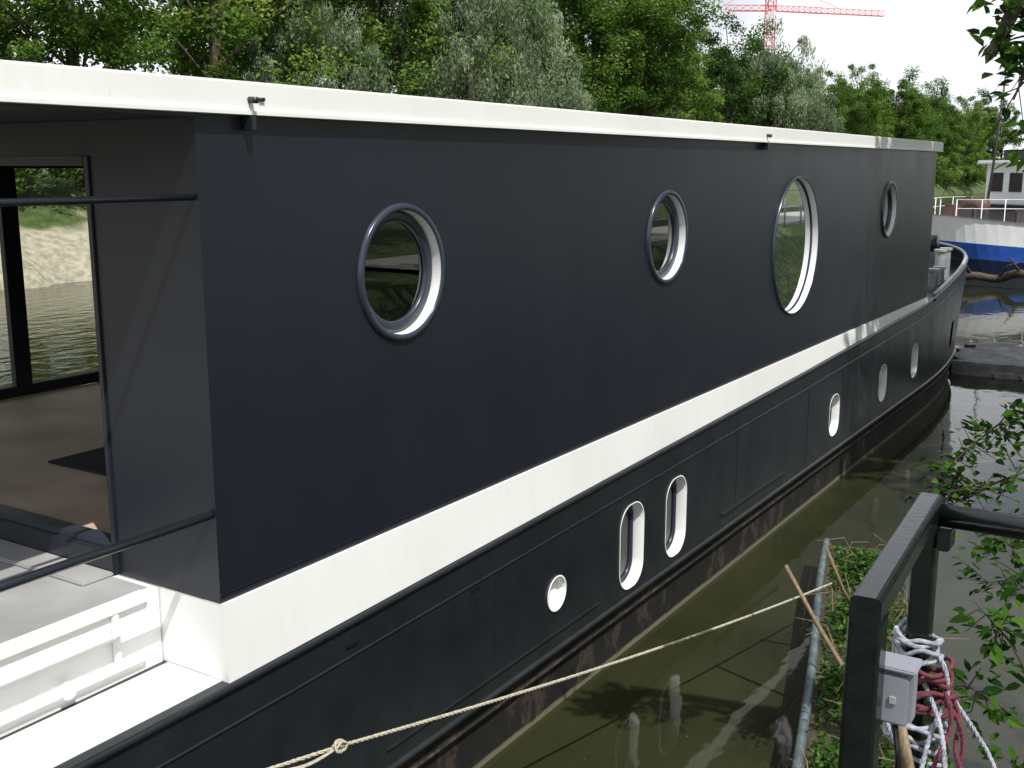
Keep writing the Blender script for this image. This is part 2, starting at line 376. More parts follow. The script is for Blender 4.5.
box('door_head',3.12,3.225,4.205,6.948,3.655,3.699,M['rail'],boat,.004)
box('bow_end_wall',16.70,16.799,3.601,7.70,1.78,3.86,M['navy'],boat)
box('terrace_doorstep',2.93,3.10,4.172,6.9,1.781,1.80,M['deckgrey'],boat,.006)
box('far_wall_a',3.24,3.40,7.70,7.80,1.78,3.86,M['navy'],boat)
box('far_wall_b',5.95,9.2,7.70,7.80,1.78,3.86,M['navy'],boat)
box('far_wall_c',10.9,16.8,7.70,7.80,1.78,3.86,M['navy'],boat)
box('far_wall_sill',9.2,10.9,7.70,7.80,1.78,2.3,M['navy'],boat)
box('far_wall_lintel_1',9.2,10.9,7.70,7.80,3.55,3.86,M['navy'],boat)
box('far_wall_lintel_2',3.40,5.95,7.70,7.80,3.69,3.86,M['navy'],boat)
for nm,a,b in (('patio_stile_1',3.40,3.47),('patio_stile_2',4.98,5.12),('patio_stile_3',5.88,5.95)):
    box(nm,a,b,7.71,7.77,1.92,3.69,M['rail'],boat,.004)
box('patio_bottom_rail',3.40,5.95,7.705,7.775,1.90,1.985,M['rail'],boat,.004)
box('patio_top_rail',3.47,5.88,7.715,7.765,3.64,3.688,M['rail'],boat,.004)
box('patio_glass_1',3.47,4.98,7.74,7.745,1.985,3.64,M['clearglass'],boat)
box('patio_glass_2',5.12,5.88,7.74,7.745,1.985,3.64,M['clearglass'],boat)
box('patio_glass_3',9.2,10.9,7.74,7.745,2.3,3.55,M['clearglass'],boat)
box('interior_floor',3.24,16.69,3.602,7.698,1.778,1.90,M['floor'],boat)
box('doormat',3.90,4.34,4.85,5.80,1.902,1.915,M['matblk'],boat,.004)
box('interior_ceiling',3.24,16.69,3.602,7.698,3.80,3.858,M['intwall'],boat)
# roof
box('roof_slab',0.9,17.0,3.462,7.92,3.862,4.0,M['white'],boat,.008)
box('roof_drip_edge',0.9,17.0,3.452,3.462,3.864,3.880,M['white'],boat)
box('terrace_soffit',0.95,3.129,3.475,7.88,3.848,3.8615,M['navy'],boat)
for i,x in enumerate((3.40,9.65)):
    V,F=join_geom([sweep_geom([(x,3.462,3.925),(x,3.42,3.922)],.014,10),sweep_geom([(x+.05,3.458,3.93),(x+.08,3.458,3.93)],.010,4)])
    obj_from(f'roof_drain_spout_{i}',V,F,M['rail'],boat,True)
    box(f'roof_drain_bracket_{i}',x-.015,x+.015,3.44,3.499,3.80,3.860,M['rail'],boat,.003)
tube('roof_post',[(1.05,3.52,1.4),(1.05,3.52,3.86)],.03,M['rail'],boat,12)
tube('roof_post_far',[(1.05,7.5,1.4),(1.05,7.5,3.86)],.03,M['rail'],boat,12)
tube('handrail_upper',[(1.05,3.53,3.53),(3.14,3.53,3.53)],.014,M['rail'],boat,12)
tube('handrail_lower',[(1.05,3.53,2.18),(3.14,3.53,2.18)],.019,M['rail'],boat,12)
# terrace
box('terrace_platform',-3,3.128,3.90,7.6,1.38,1.776,M['white'],boat,.004)
box('terrace_deck_sheet',-3,3.09,3.93,7.55,1.777,1.781,M['deckgrey'],boat)
box('terrace_edge_lip',-3,3.05,3.875,3.93,1.735,1.785,M['white'],boat,.006)
box('terrace_lower_rail',-3,3.02,3.868,3.899,1.47,1.51,M['white'],boat,.006)
box('terrace_upper_rail',-3,2.86,3.872,3.899,1.62,1.65,M['white'],boat,.006)
box('terrace_upright',2.86,2.89,3.872,3.899,1.51,1.735,M['white'],boat,.005)
box('side_deck_sheet',-6.8,3.128,3.52,3.868,1.411,1.416,M['white'],boat)
V,F=sweep_geom([(2.60,3.845,1.50),(2.60,3.87,1.50)],.035,20); obj_from('terrace_hinge_boss',V,F,M['white'],boat)

# ------------------------------------------------------------------ TERRAIN + WATER
def toe_at(x): return float(np.interp(x,[-20,3,6,12,60,120],[.5,.45,.2,-1.2,-2.5,-3]))
def gz(x,y):
    toe = toe_at(x)
    w=.25*math.sin(x*.9)+.15*math.sin(x*2.3+1)
    if y<toe+.001:
        return min(1.95,-.3+(toe-y)*1.5) + (.04*math.sin(x*3+y*2) if y<toe-1.6 else 0)
    fb=30.3+w*1.2+ .6*math.sin(x*.13)
    if y>fb:
        d=y-fb; return float(np.interp(d,[0,.5,3.8,7,40,400],[-.2,.35,2.3,2.9,3.6,6]))+.08*math.sin(x*2.1+y*1.7)
    return -1.6 if (y-toe>.6 and fb-y>.8) else -.6
xs=np.unique(np.concatenate([np.linspace(-400,-15,12),np.arange(-15,70,.8),np.linspace(70,260,60),np.linspace(260,900,12)]))
ys=np.unique(np.concatenate([np.linspace(-400,-12,8),np.arange(-12,1.6,.28),np.array([2,4,10,20,27]),np.arange(28.5,40,.4),np.linspace(40,700,14)]))
V=[(float(x),float(y),gz(float(x),float(y))) for x in xs for y in ys]; ny=len(ys)
F=[(i*ny+j,(i+1)*ny+j,(i+1)*ny+j+1,i*ny+j+1) for i in range(len(xs)-1) for j in range(ny-1)]
def ground_mat():
    m=bpy.data.materials.new('bank_ground'); N,L=nodes_of(m); b=N['Principled BSDF']; b.inputs['Roughness'].default_value=.95
    tc=N.new('ShaderNodeTexCoord'); nz=N.new('ShaderNodeTexNoise'); nz.inputs['Scale'].default_value=.5; nz.inputs['Detail'].default_value=6; nz.inputs['Roughness'].default_value=.7; L.new(tc.outputs['Object'],nz.inputs[0])
    n2=N.new('ShaderNodeTexNoise'); n2.inputs['Scale'].default_value=4; n2.inputs['Detail'].default_value=5; L.new(tc.outputs['Object'],n2.inputs[0])
    sand=N.new('ShaderNodeValToRGB'); e=sand.color_ramp.elements; e[0].position=.3;e[0].color=(.26,.22,.16,1);e[1].position=.65;e[1].color=(.46,.42,.33,1); L.new(n2.outputs['Fac'],sand.inputs[0])
    grass=N.new('ShaderNodeValToRGB'); e=grass.color_ramp.elements; e[0].position=.3;e[0].color=(.03,.055,.015,1);e[1].position=.7;e[1].color=(.09,.13,.03,1); L.new(n2.outputs['Fac'],grass.inputs[0])
    sp=N.new('ShaderNodeSeparateXYZ'); L.new(tc.outputs['Object'],sp.inputs[0])
    a=N.new('ShaderNodeMath'); a.operation='MULTIPLY_ADD'; a.inputs[1].default_value=3.0; L.new(nz.outputs['Fac'],a.inputs[0]); L.new(sp.outputs['Z'],a.inputs[2])
    mr=N.new('ShaderNodeMapRange'); mr.inputs['From Min'].default_value=3.0; mr.inputs['From Max'].default_value=3.4; L.new(a.outputs[0],mr.inputs[0])
    mr2=N.new('ShaderNodeMapRange'); mr2.inputs['From Min'].default_value=30; mr2.inputs['From Max'].default_value=38; L.new(sp.outputs['X'],mr2.inputs[0])
    mm=N.new('ShaderNodeMath'); mm.operation='MAXIMUM'; L.new(mr.outputs[0],mm.inputs[0]); L.new(mr2.outputs[0],mm.inputs[1])
    mr3=N.new('ShaderNodeMapRange'); mr3.inputs['From Min'].default_value=20; mr3.inputs['From Max'].default_value=16; L.new(sp.outputs['Y'],mr3.inputs[0])
    m3=N.new('ShaderNodeMath'); m3.operation='MAXIMUM'; L.new(mm.outputs[0],m3.inputs[0]); L.new(mr3.outputs[0],m3.inputs[1])
    mx=N.new('ShaderNodeMix'); mx.data_type='RGBA'; L.new(m3.outputs[0],mx.inputs['Factor']); L.new(sand.outputs[0],mx.inputs['A']); L.new(grass.outputs[0],mx.inputs['B'])
    L.new(mx.outputs['Result'],b.inputs['Base Color'])
    bp=N.new('ShaderNodeBump'); bp.inputs['Distance'].default_value=.12; L.new(n2.outputs['Fac'],bp.inputs['Height']); L.new(bp.outputs[0],b.inputs['Normal'])
    return m
obj_from('ground',V,F,ground_mat(),None,True)
V=[];F=[]
for i,x in enumerate(np.linspace(14,70,60)):
    toe=toe_at(x)
    V+=[(x,toe-1.9,2.04),(x,toe-4.2,2.04),(x,toe-1.9,1.7)]
for i in range(59): F+=[(3*i,3*i+3,3*i+4,3*i+1),(3*i+2,3*i+5,3*i+3,3*i)]
obj_from('quay_path',V,F,M['path'])
rl=empty('quay_railing')
P=[]
for x in np.arange(17,45,1.6): P.append((x,toe_at(x)-1.8,0))
for i,p in enumerate(P): tube(f'post_{i+1}',[(p[0],p[1],1.7),(p[0],p[1],3.0)],.03,M['alu'],rl,6)
for j,z in enumerate((3.0,2.5)): tube(f'rail_{j+1}',[(p[0],p[1],z) for p in P],.025,M['alu'],rl,6)

def water_mat():
    m=bpy.data.materials.new('river_water'); N,L=nodes_of(m); b=N['Principled BSDF']
    tc=N.new('ShaderNodeTexCoord')
    n0=N.new('ShaderNodeTexNoise'); n0.inputs['Scale'].default_value=.6; n0.inputs['Detail'].default_value=5; L.new(tc.outputs['Object'],n0.inputs[0])
    cr=N.new('ShaderNodeValToRGB'); e=cr.color_ramp.elements; e[0].position=.3;e[0].color=(.015,.018,.007,1);e[1].position=.7;e[1].color=(.031,.033,.014,1); L.new(n0.outputs['Fac'],cr.inputs[0])
    # floating pollen / dust specks
    n4=N.new('ShaderNodeTexNoise'); n4.inputs['Scale'].default_value=30; n4.inputs['Detail'].default_value=1; L.new(tc.outputs['Object'],n4.inputs[0])
    ms=N.new('ShaderNodeMapRange'); ms.inputs['From Min'].default_value=.77; ms.inputs['From Max'].default_value=.80; ms.inputs['To Max'].default_value=.6; L.new(n4.outputs['Fac'],ms.inputs[0])
    mxs=N.new('ShaderNodeMix'); mxs.data_type='RGBA'; L.new(ms.outputs[0],mxs.inputs['Factor']); L.new(cr.outputs[0],mxs.inputs['A']); mxs.inputs['B'].default_value=(.20,.19,.12,1)
    L.new(mxs.outputs['Result'],b.inputs['Base Color'])
    b.inputs['Roughness'].default_value=.05; b.inputs['IOR'].default_value=1.31
    mp=N.new('ShaderNodeMapping'); mp.inputs['Scale'].default_value=(1,1.8,1); L.new(tc.outputs['Object'],mp.inputs[0])
    n1=N.new('ShaderNodeTexNoise'); n1.inputs['Scale'].default_value=1.3; n1.inputs['Detail'].default_value=3; L.new(mp.outputs[0],n1.inputs[0])
    sp=N.new('ShaderNodeSeparateXYZ'); L.new(tc.outputs['Object'],sp.inputs[0])
    mr=N.new('ShaderNodeMapRange'); mr.inputs['From Min'].default_value=5; mr.inputs['From Max'].default_value=14; mr.inputs['To Min'].default_value=.006; mr.inputs['To Max'].default_value=.03; L.new(sp.outputs['Y'],mr.inputs[0])
    b1=N.new('ShaderNodeBump'); L.new(mr.outputs[0],b1.inputs['Distance']); L.new(n1.outputs['Fac'],b1.inputs['Height'])
    L.new(b1.outputs[0],b.inputs['Normal']); return m
obj_from('water',[(-400,-20,0),(900,-20,0),(900,45,0),(-400,45,0)],[(0,1,2,3)],water_mat())

# ------------------------------------------------------------------ TREES
def leaf_arrays(rng, C, L, tint, up=.35, width=.5, axis=None):
    n=len(C)
    nrm=rng.normal(size=(n,3)); nrm[:,2]=np.abs(nrm[:,2])+up; nrm/=np.linalg.norm(nrm,axis=1)[:,None]
    a=rng.normal(size=(n,3)) if axis is None else axis+rng.normal(size=(n,3))*.35
    t=a-nrm*(a*nrm).sum(1)[:,None]; t/=np.linalg.norm(t,axis=1)[:,None]+1e-9
    s=np.cross(nrm,t); L=L[:,None]
    v=np.stack([C-t*L*.5, C+s*L*width*.5-t*L*.05, C+t*L*.5, C-s*L*width*.5-t*L*.05],1).reshape(-1,3)
    f=np.arange(4*n).reshape(-1,4)
    return v,f,np.repeat(tint,4)

def tree_mesh(name, seed, H, cr, base, nclump, per, ls, mat_leaf, droop=False, trunk_r=.28):
    rng=np.random.default_rng(seed); random.seed(seed)
    parts=[]
    lean=rng.normal(size=2)*.4
    tp=[(0,0,-.5),(lean[0]*.2,lean[1]*.2,H*.25),(lean[0]*.6,lean[1]*.6,H*.5),(lean[0],lean[1],H*.82)]
    parts.append(sweep_geom(tp,[trunk_r*1.3,trunk_r,trunk_r*.7,trunk_r*.2],7))
    cz=(base+H)/2; ch=(H-base)/2
    ph=rng.uniform(0,6.28,4)
    C=[];RC=[]
    while len(C)<nclump:
        d=rng.normal(size=3); d/=np.linalg.norm(d)
        az=math.atan2(d[1],d[0])
        rad=rng.uniform(.25,1)**.55*(1+.16*math.sin(az*3+ph[0])+.14*math.sin(az*2+d[2]*5+ph[1]))
        p=np.array([d[0]*cr*rad,d[1]*cr*rad,cz+d[2]*ch*rad])
        p[:2]*= (1-.25*max(0,d[2]))
        C.append(p); RC.append(rng.uniform(.40,1.0)*cr*.27)
    for k in range(0,nclump,max(1,nclump//16)):
        p=C[k]; z0=min(H*.7,max(H*.18,p[2]-cr*.7)); f=z0/H
        parts.append(sweep_geom([(lean[0]*f,lean[1]*f,z0),(p[0]*.5,p[1]*.5,(z0+p[2])/2+.2),tuple(p)],[trunk_r*.35,trunk_r*.2,.03],5))
    tv,tf=join_geom(parts)
    cen=[];tin=[];
    for p,rc in zip(C,RC):
        o=rng.normal(size=(per,3)); o/=np.linalg.norm(o,axis=1)[:,None]; o*= (rng.uniform(.15,1,per)**.5)[:,None]*rc
        o[:,2]*=.72
        if droop:
            o[:,:2]*=.8; o[:,2]-=rng.uniform(0,1,per)**1.2*rc*2.2*(np.sin(o[:,0]*7+o[:,1]*5)*.4+.6)
        else:
            o+=rng.normal(size=(per,3))*rc*.18
        ct=rng.uniform(0,1)
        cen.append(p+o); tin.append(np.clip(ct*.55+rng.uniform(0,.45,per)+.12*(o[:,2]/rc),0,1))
    cen=np.concatenate(cen); tin=np.concatenate(tin)
    keep=cen[:,2]>.3; cen=cen[keep]; tin=tin[keep]
    ax=np.tile(np.array([[0,0,-1.]]),(len(cen),1)) if droop else None
    lv,lf,lt=leaf_arrays(rng,cen,rng.uniform(.6,1.25,len(cen))*ls,tin,up=.35 if not droop else 0.0,width=.55 if not droop else .28,axis=ax)
    verts=tv+lv.tolist(); o=len(tv); faces=list(tf)+(lf+o).tolist()
    me=bpy.data.meshes.new(name); me.from_pydata(verts,[],faces)
    me.materials.append(M['bark']); me.materials.append(mat_leaf)
    mi=np.ones(len(faces),dtype=np.int32); mi[:len(tf)]=0; me.polygons.foreach_set('material_index',mi)
    at=me.attributes.new('tint','FLOAT','POINT'); vals=np.zeros(len(verts),dtype=np.float32); vals[o:]=lt; at.data.foreach_set('value',vals)
    me.update(); return me
TM={
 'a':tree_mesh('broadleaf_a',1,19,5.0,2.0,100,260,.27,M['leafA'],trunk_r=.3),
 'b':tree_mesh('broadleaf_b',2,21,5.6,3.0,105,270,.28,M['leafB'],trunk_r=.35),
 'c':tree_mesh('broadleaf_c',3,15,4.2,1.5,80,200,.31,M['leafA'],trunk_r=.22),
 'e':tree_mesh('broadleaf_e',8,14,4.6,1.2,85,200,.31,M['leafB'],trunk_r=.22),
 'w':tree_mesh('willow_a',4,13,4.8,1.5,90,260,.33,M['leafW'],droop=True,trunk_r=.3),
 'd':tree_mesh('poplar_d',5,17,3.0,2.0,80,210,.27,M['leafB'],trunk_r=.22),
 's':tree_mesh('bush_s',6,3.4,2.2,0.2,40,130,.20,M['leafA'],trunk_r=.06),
}
def place(kind,nm,x,y,s=1,rot=None,z=None,sz=None):
    o=bpy.data.objects.new(nm,TM[kind]); scene.collection.objects.link(o)
    o.location=(x,y,gz(x,y)-.1 if z is None else z); o.rotation_euler=(0,0,random.uniform(0,6.28) if rot is None else rot)
    o.scale=(s,s,s if sz is None else sz); return o
random.seed(11)
names={'a':'broadleaf_tree','b':'maple_tree','c':'young_broadleaf_tree','e':'hornbeam_tree','w':'willow_tree','d':'poplar_tree','s':'riverside_bush'}
x=14
while x<235:
    tall=x<76
    k=random.choice('aabad') if tall else random.choice('cecea')
    s=random.uniform(.85,1.1) if tall else random.uniform(.70,.94)*(1 if k!='a' else .78)
    place(k,names[k],x,random.uniform(36,39.5),s); x+=random.uniform(5.5,7.8)
x=16
while x<260:
    tall=x<92
    k=random.choice('abb') if tall else random.choice('ceca')
    s=random.uniform(.95,1.2) if tall else random.uniform(.78,1.02)*(1 if k!='a' else .8)
    place(k,names[k],x,random.uniform(45,53),s); x+=random.uniform(7,10)
for x,y,s in ((50,34.5,.95),(57,35,.8),(97,34.5,1.0),(107,35,.85),(38,35,.7)):
    place('w','willow_tree',x,y,s)
x=14
while x<240:
    place('s',names['s'],x,random.uniform(34.2,36.5) if x<32 else random.uniform(31.3,34),random.uniform(.7,1.5)); x+=random.uniform(2.4,4.6)
for k,x,y,s in (('c',14.6,-2.6,.98),('c',20.5,-3.4,.9),('b',30,-11,.8),('a',8,-15,.8),('b',-3,-15,.8),('a',42,-11,.8),('b',18,-17,.9),('a',66,-9,.9)):
    place(k,names[k],x,y,s)

# ------------------------------------------------------------------ near foliage
def leafy(name, stems, per, ls, seed, spread=.12, m='leafN'):
    rng=np.random.default_rng(seed); parts=[]; cen=[]; axs=[]
    for st in stems:
        pts=[Vector(p) for p in st['p']]
        P=[]
        for i in range(len(pts)-1):
            for k in range(6): P.append(pts[i].lerp(pts[i+1],k/6))
        P.append(pts[-1]); r0=st.get('r',.012)
        parts.append(sweep_geom(P,[r0*(1-.8*i/len(P)) for i in range(len(P))],6))
        lo=st.get('from',.3)
        for i in range(st.get('n',per)):
            f=lo+(1-lo)*rng.uniform(0,1); a=P[min(len(P)-1,int(f*(len(P)-1)))]
            d=Vector(rng.normal(size=3)).normalized(); d.z-=.2; tip=a+d*rng.uniform(.5,1.6)*spread
            parts.append(sweep_geom([tuple(a),tuple(tip)],[.003,.0015],4))
            for q in range(5):
                c=a.lerp(tip,.35+.17*q)+Vector(rng.normal(size=3))*ls*.35; cen.append(tuple(c)); axs.append(tuple(d))
    cen=np.array(cen); axs=np.array(axs); n=len(cen)
    nrm=rng.normal(size=(n,3))*.6; nrm[:,2]=np.abs(nrm[:,2])+.6; nrm/=np.linalg.norm(nrm,axis=1)[:,None]
    a=axs+rng.normal(size=(n,3))*.6; t=a-nrm*(a*nrm).sum(1)[:,None]; t/=np.linalg.norm(t,axis=1)[:,None]; s=np.cross(nrm,t)
    L=(rng.uniform(.6,1.3,n)*ls)[:,None]
    v=np.stack([cen,cen+t*L*.3+s*L*.24+nrm*L*.06,cen+t*L*.65+s*L*.2+nrm*L*.04,cen+t*L-nrm*L*.08,cen+t*L*.65-s*L*.2+nrm*L*.04,cen+t*L*.3-s*L*.24+nrm*L*.06],1).reshape(-1,3)
    tv,tf=join_geom(parts); o=len(tv)
    base=np.arange(n)*6+o
    f=np.stack([np.stack([base,base+1,base+2,base+3],1),np.stack([base,base+3,base+4,base+5],1)],1).reshape(-1,4)
    verts=tv+v.tolist(); faces=list(tf)+f.tolist()
    me=bpy.data.meshes.new(name); me.from_pydata(verts,[],faces); me.materials.append(M['bark']); me.materials.append(M[m])
    mi=np.ones(len(faces),dtype=np.int32); mi[:len(tf)]=0; me.polygons.foreach_set('material_index',mi)
    at=me.attributes.new('tint','FLOAT','POINT'); vals=np.zeros(len(verts),dtype=np.float32); vals[o:]=np.repeat(rng.uniform(0,1,n),6); at.data.foreach_set('value',vals)
    me.update(); ob=bpy.data.objects.new(name,me); scene.collection.objects.link(ob); return ob
leafy('overhanging_tree',[
 {'p':[(5.6,-2.6,1.8),(5.5,-2.2,4.0),(5.4,-1.0,5.0),(5.2,.2,4.85),(5.05,.72,4.45),(5.0,.86,4.1)],'r':.10,'from':.72,'n':40},
 {'p':[(5.3,-.2,4.9),(5.2,.45,4.5),(5.1,.68,4.2),(5.0,.76,3.92)],'r':.02,'from':.4,'n':40},
 {'p':[(5.45,-1.6,4.5),(5.5,-.6,4.3),(5.4,.45,3.95),(5.3,.72,3.68)],'r':.03,'from':.6,'n':36},
 {'p':[(5.5,-2.2,4.0),(5.9,-2.6,5.6),(6.3,-2.4,7.0)],'r':.08,'from':.3,'n':120},
 {'p':[(5.5,-1.9,4.4),(4.9,-2.4,5.8),(4.6,-2.6,6.8)],'r':.06,'from':.3,'n':120}],20,.075,5,spread=.14)
leafy('elder_shrub',[
 {'p':[(6.3,-.6,1.0),(6.2,.0,2.2),(6.1,.5,2.5),(6.0,.85,2.35),(6.0,1.08,2.1)],'r':.014,'from':.60,'n':44},
 {'p':[(6.3,-.5,1.0),(6.4,.2,1.9),(6.2,.6,2.15),(6.0,.9,2.0),(5.9,1.20,1.95)],'r':.012,'from':.60,'n':42},
 {'p':[(6.2,-.4,1.0),(6.0,.3,1.5),(5.9,.6,1.6),(5.8,.85,1.55)],'r':.012,'from':.6,'n':18},
 {'p':[(6.2,-.5,1.0),(6.0,.2,1.8),(5.9,.6,1.95),(5.8,.85,1.75)],'r':.012,'from':.6,'n':24}],20,.062,6,spread=.14)
leafy('nettle_plant',[
 {'p':[(3.6,-.1,1.2),(3.6,.25,1.9),(3.55,.42,2.2),(3.5,.52,2.32)],'r':.006,'from':.45,'n':16},
 {'p':[(3.7,-.1,1.2),(3.6,.2,1.8),(3.5,.42,2.0),(3.4,.55,2.1)],'r':.006,'from':.45,'n':12},
 {'p':[(3.9,-.1,1.2),(3.9,.25,2.0),(3.85,.42,2.35),(3.8,.5,2.45)],'r':.006,'from':.45,'n':10},
 {'p':[(3.5,-.1,1.2),(3.5,.25,1.7),(3.4,.40,1.9)],'r':.006,'from':.4,'n':10}],14,.055,7,spread=.07)

# ------------------------------------------------------------------ GATE, socket box, ropes, sticks
gate=empty('steel_gate_railing')
t=.032
def rbar(name,a,b,h,m,parent,c=.010):
    a=Vector(a);b=Vector(b);d=(b-a).normalized(); up=Vector((0,0,1)) if abs(d.z)<.9 else Vector((1,0,0)); u=d.cross(up).normalized(); v=u.cross(d)
    prof=[]
    for sx,sy,a0 in ((1,1,0),(-1,1,90),(-1,-1,180),(1,-1,270)):
        for k in range(4):
            an=R(a0+30*k); prof.append((sx*(h-c)+c*math.cos(an),sy*(h-c)+c*math.sin(an)))
    n=len(prof); V=[tuple(p+u*x+v*y) for p in (a,b) for x,y in prof]
    F=[(i,(i+1)%n,(i+1)%n+n,i+n) for i in range(n)]+[tuple(range(n))[::-1],tuple(range(n,2*n))]
    o=obj_from(name,V,F,m,parent); return o
rbar('post_near',(2.0,.48,.6),(2.0,.48,2.82),t,M['black'],gate)
rbar('post_far',(2.69,.52,.6),(2.69,.52,2.82),.028,M['black'],gate)
rbar('top_bar',(1.968,.478,2.842),(2.72,.522,2.842),.029,M['black'],gate,.012)
V,F=sweep_geom([(2.69,.53,2.83),(2.69,-.55,2.83)],.028,16); obj_from('cross_bar',V,F,M['black'],gate,True)
box('corner_bracket',2.655,2.725,.46,.49,2.75,2.80,M['black'],gate,.004)
rbar('post_inner',(2.69,-.55,1.5),(2.69,-.55,2.86),.03,M['black'],gate)
box('platform',1.6,3.0,-.7,.62,1.70,1.76,M['black'],gate,.01)
sock=empty('electric_socket_box')
box('body',2.035,2.09,.398,.463,2.595,2.71,M['greybox'],sock,.010)
box('lid',2.028,2.035,.404,.457,2.605,2.70,M['greybox'],sock,.002)
box('cap',2.025,2.098,.392,.468,2.71,2.718,M['greybox'],sock,.003)
box('screw_plate',2.024,2.028,.424,.437,2.645,2.66,M['alu'],sock,.001)
tube('cable',[(2.06,.43,2.59),(2.07,.42,2.50),(2.05,.44,2.3),(2.03,.45,2.1)],.006,M['black'],sock,8)

def twisted(pts,r,turn=60,strands=3,nsub=40):
    P=[Vector(p) for p in pts]; seg=[0]
    for i in range(1,len(P)): seg.append(seg[-1]+(P[i]-P[i-1]).length)
    Ltot=seg[-1]; n=max(8,int(Ltot*nsub)); parts=[]
    def at(s):
        for i in range(1,len(P)):
            if s<=seg[i] or i==len(P)-1:
                return P[i-1].lerp(P[i],(s-seg[i-1])/max(1e-6,seg[i]-seg[i-1])),(P[i]-P[i-1]).normalized()
    for k in range(strands):
        pts2=[]
        for j in range(n+1):
            s=Ltot*j/n; p,d=at(s); u=d.cross(Vector((.3,.2,1))).normalized(); w=d.cross(u); a=s*turn+2*math.pi*k/strands
            pts2.append(tuple(p+(u*math.cos(a)+w*math.sin(a))*r*.55))
        parts.append(sweep_geom(pts2,r*.6,6))
    return join_geom(parts)
def smooth_path(P,k=8):
    P=[Vector(p) for p in P]; out=[]
    for i in range(len(P)-1):
        p0=P[max(0,i-1)];p1=P[i];p2=P[i+1];p3=P[min(len(P)-1,i+2)]
        for j in range(k):
            t=j/k; out.append(.5*((2*p1)+(-p0+p2)*t+(2*p0-5*p1+4*p2-p3)*t*t+(-p0+3*p1-3*p2+p3)*t**3))
    out.append(P[-1]); return out
moor=empty('mooring_rope')
A=Vector((8.45,2.33,.36)); B=Vector((3.31,3.0,1.17))
pts=[]
for i in range(25):
    f=i/24; p=A.lerp(B,f); p.z-=.05*4*f*(1-f); pts.append(p)
pts+= [Vector((3.0,3.2,1.13)),Vector((2.65,3.36,1.15)),Vector((2.4,3.46,1.2))]
V,F=twisted(pts,.009,70,3,45); obj_from('line',V,F,M['rope'],moor,True)
kp=[]
for i in range(26):
    a=i*1.1; kp.append(B+Vector((.030*math.cos(a)+.012*(i/26-.5),.016*math.sin(a*1.3),.022*math.sin(a))))
V,F=sweep_geom(smooth_path(kp,4),.006,6); obj_from('knot',V,F,M['rope'],moor,True)
for i in range(2):
    V,F=sweep_geom(smooth_path([B,B+Vector((-.15,.06-.02*i,.008*i-.035)),B+Vector((-.33,.15,-.02-.02*i)),B+Vector((-.6,.34,-.03))],5),.006,6); obj_from(f'tail_{i+1}',V,F,M['rope'],moor,True)

def rope_bundle(nm,cx,cy,z0,z1,rr,rad,turns,m,seed,drift=.02):
    rng=random.Random(seed); P=[]; n=turns*9
    for i in range(n):
        a=2*math.pi*i/9; f=i/n
        rad_=rad*(1+.35*rng.random()); P.append((cx+rad_*math.cos(a)+rng.uniform(-drift,drift),cy+rad_*math.sin(a)+rng.uniform(-drift,drift),z0+(z1-z0)*f+rng.uniform(-.015,.015)))
    V,F=sweep_geom(smooth_path(P,4),rr,7); return obj_from(nm,V,F,m,ropes,True)
ropes=empty('rope_tangle')
rope_bundle('coil_white',2.69,.52,2.53,2.45,.006,.044,5,M['ropew'],1,.005)
rope_bundle('coil_white_low',2.67,.50,2.33,2.22,.006,.055,5,M['ropew'],2,.012)
rope_bundle('coil_maroon',2.69,.50,2.45,2.33,.006,.052,8,M['roper'],3,.008)
for i,(m,pp) in enumerate([
 ('ropew',[(2.66,.50,2.42),(2.6,.44,2.34),(2.5,.40,2.26),(2.35,.36,2.18),(2.2,.30,2.05)]),
 ('roper',[(2.7,.46,2.42),(2.68,.41,2.33),(2.62,.40,2.26),(2.5,.30,2.18),(2.4,.15,2.1)]),
 ('ropew',[(2.7,.5,2.5),(2.66,.45,2.46),(2.66,.44,2.38),(2.6,.46,2.3),(2.5,.47,2.15)]),
 ('roper',[(2.68,.47,2.42),(2.64,.43,2.38),(2.62,.42,2.32),(2.55,.44,2.24),(2.5,.45,2.1)]),
 ('roper',[(2.66,.48,2.38),(2.64,.42,2.36),(2.64,.39,2.28),(2.6,.40,2.2),(2.5,.42,2.1)]),
 ('ropew',[(2.70,.46,2.40),(2.70,.38,2.30),(2.68,.33,2.24),(2.6,.27,2.16),(2.5,.2,2.0)]),
 ('ropew',[(2.72,.55,2.45),(2.68,.57,2.40),(2.6,.56,2.32),(2.55,.52,2.25),(2.45,.5,2.1)])]):
    V,F=twisted(smooth_path(pp,6),.0055,150,3,140); obj_from(f'strand_{i+1}',V,F,M[m],ropes,True)
tube('wooden_stick',[(6.97,2.24,1.0),(6.93,2.0,.66),(6.9,1.76,.35),(6.88,1.6,.1)],[.014,.016,.018,.018],M['wood'],None,8)
tube('wooden_stick.001',[(7.6,2.15,.95),(7.75,2.05,.6),(7.9,1.93,.3)],[.012,.014,.016],M['wood'],None,8)
tube('wooden_stick.002',[(2.16,.47,2.60),(2.25,.45,2.43),(2.35,.42,2.2)],[.010,.011,.012],M['wood'],None,8)
tube('wooden_stick.003',[(2.36,.50,2.52),(2.27,.44,2.4),(2.2,.36,2.2)],[.010,.011,.012],M['wood'],None,8)

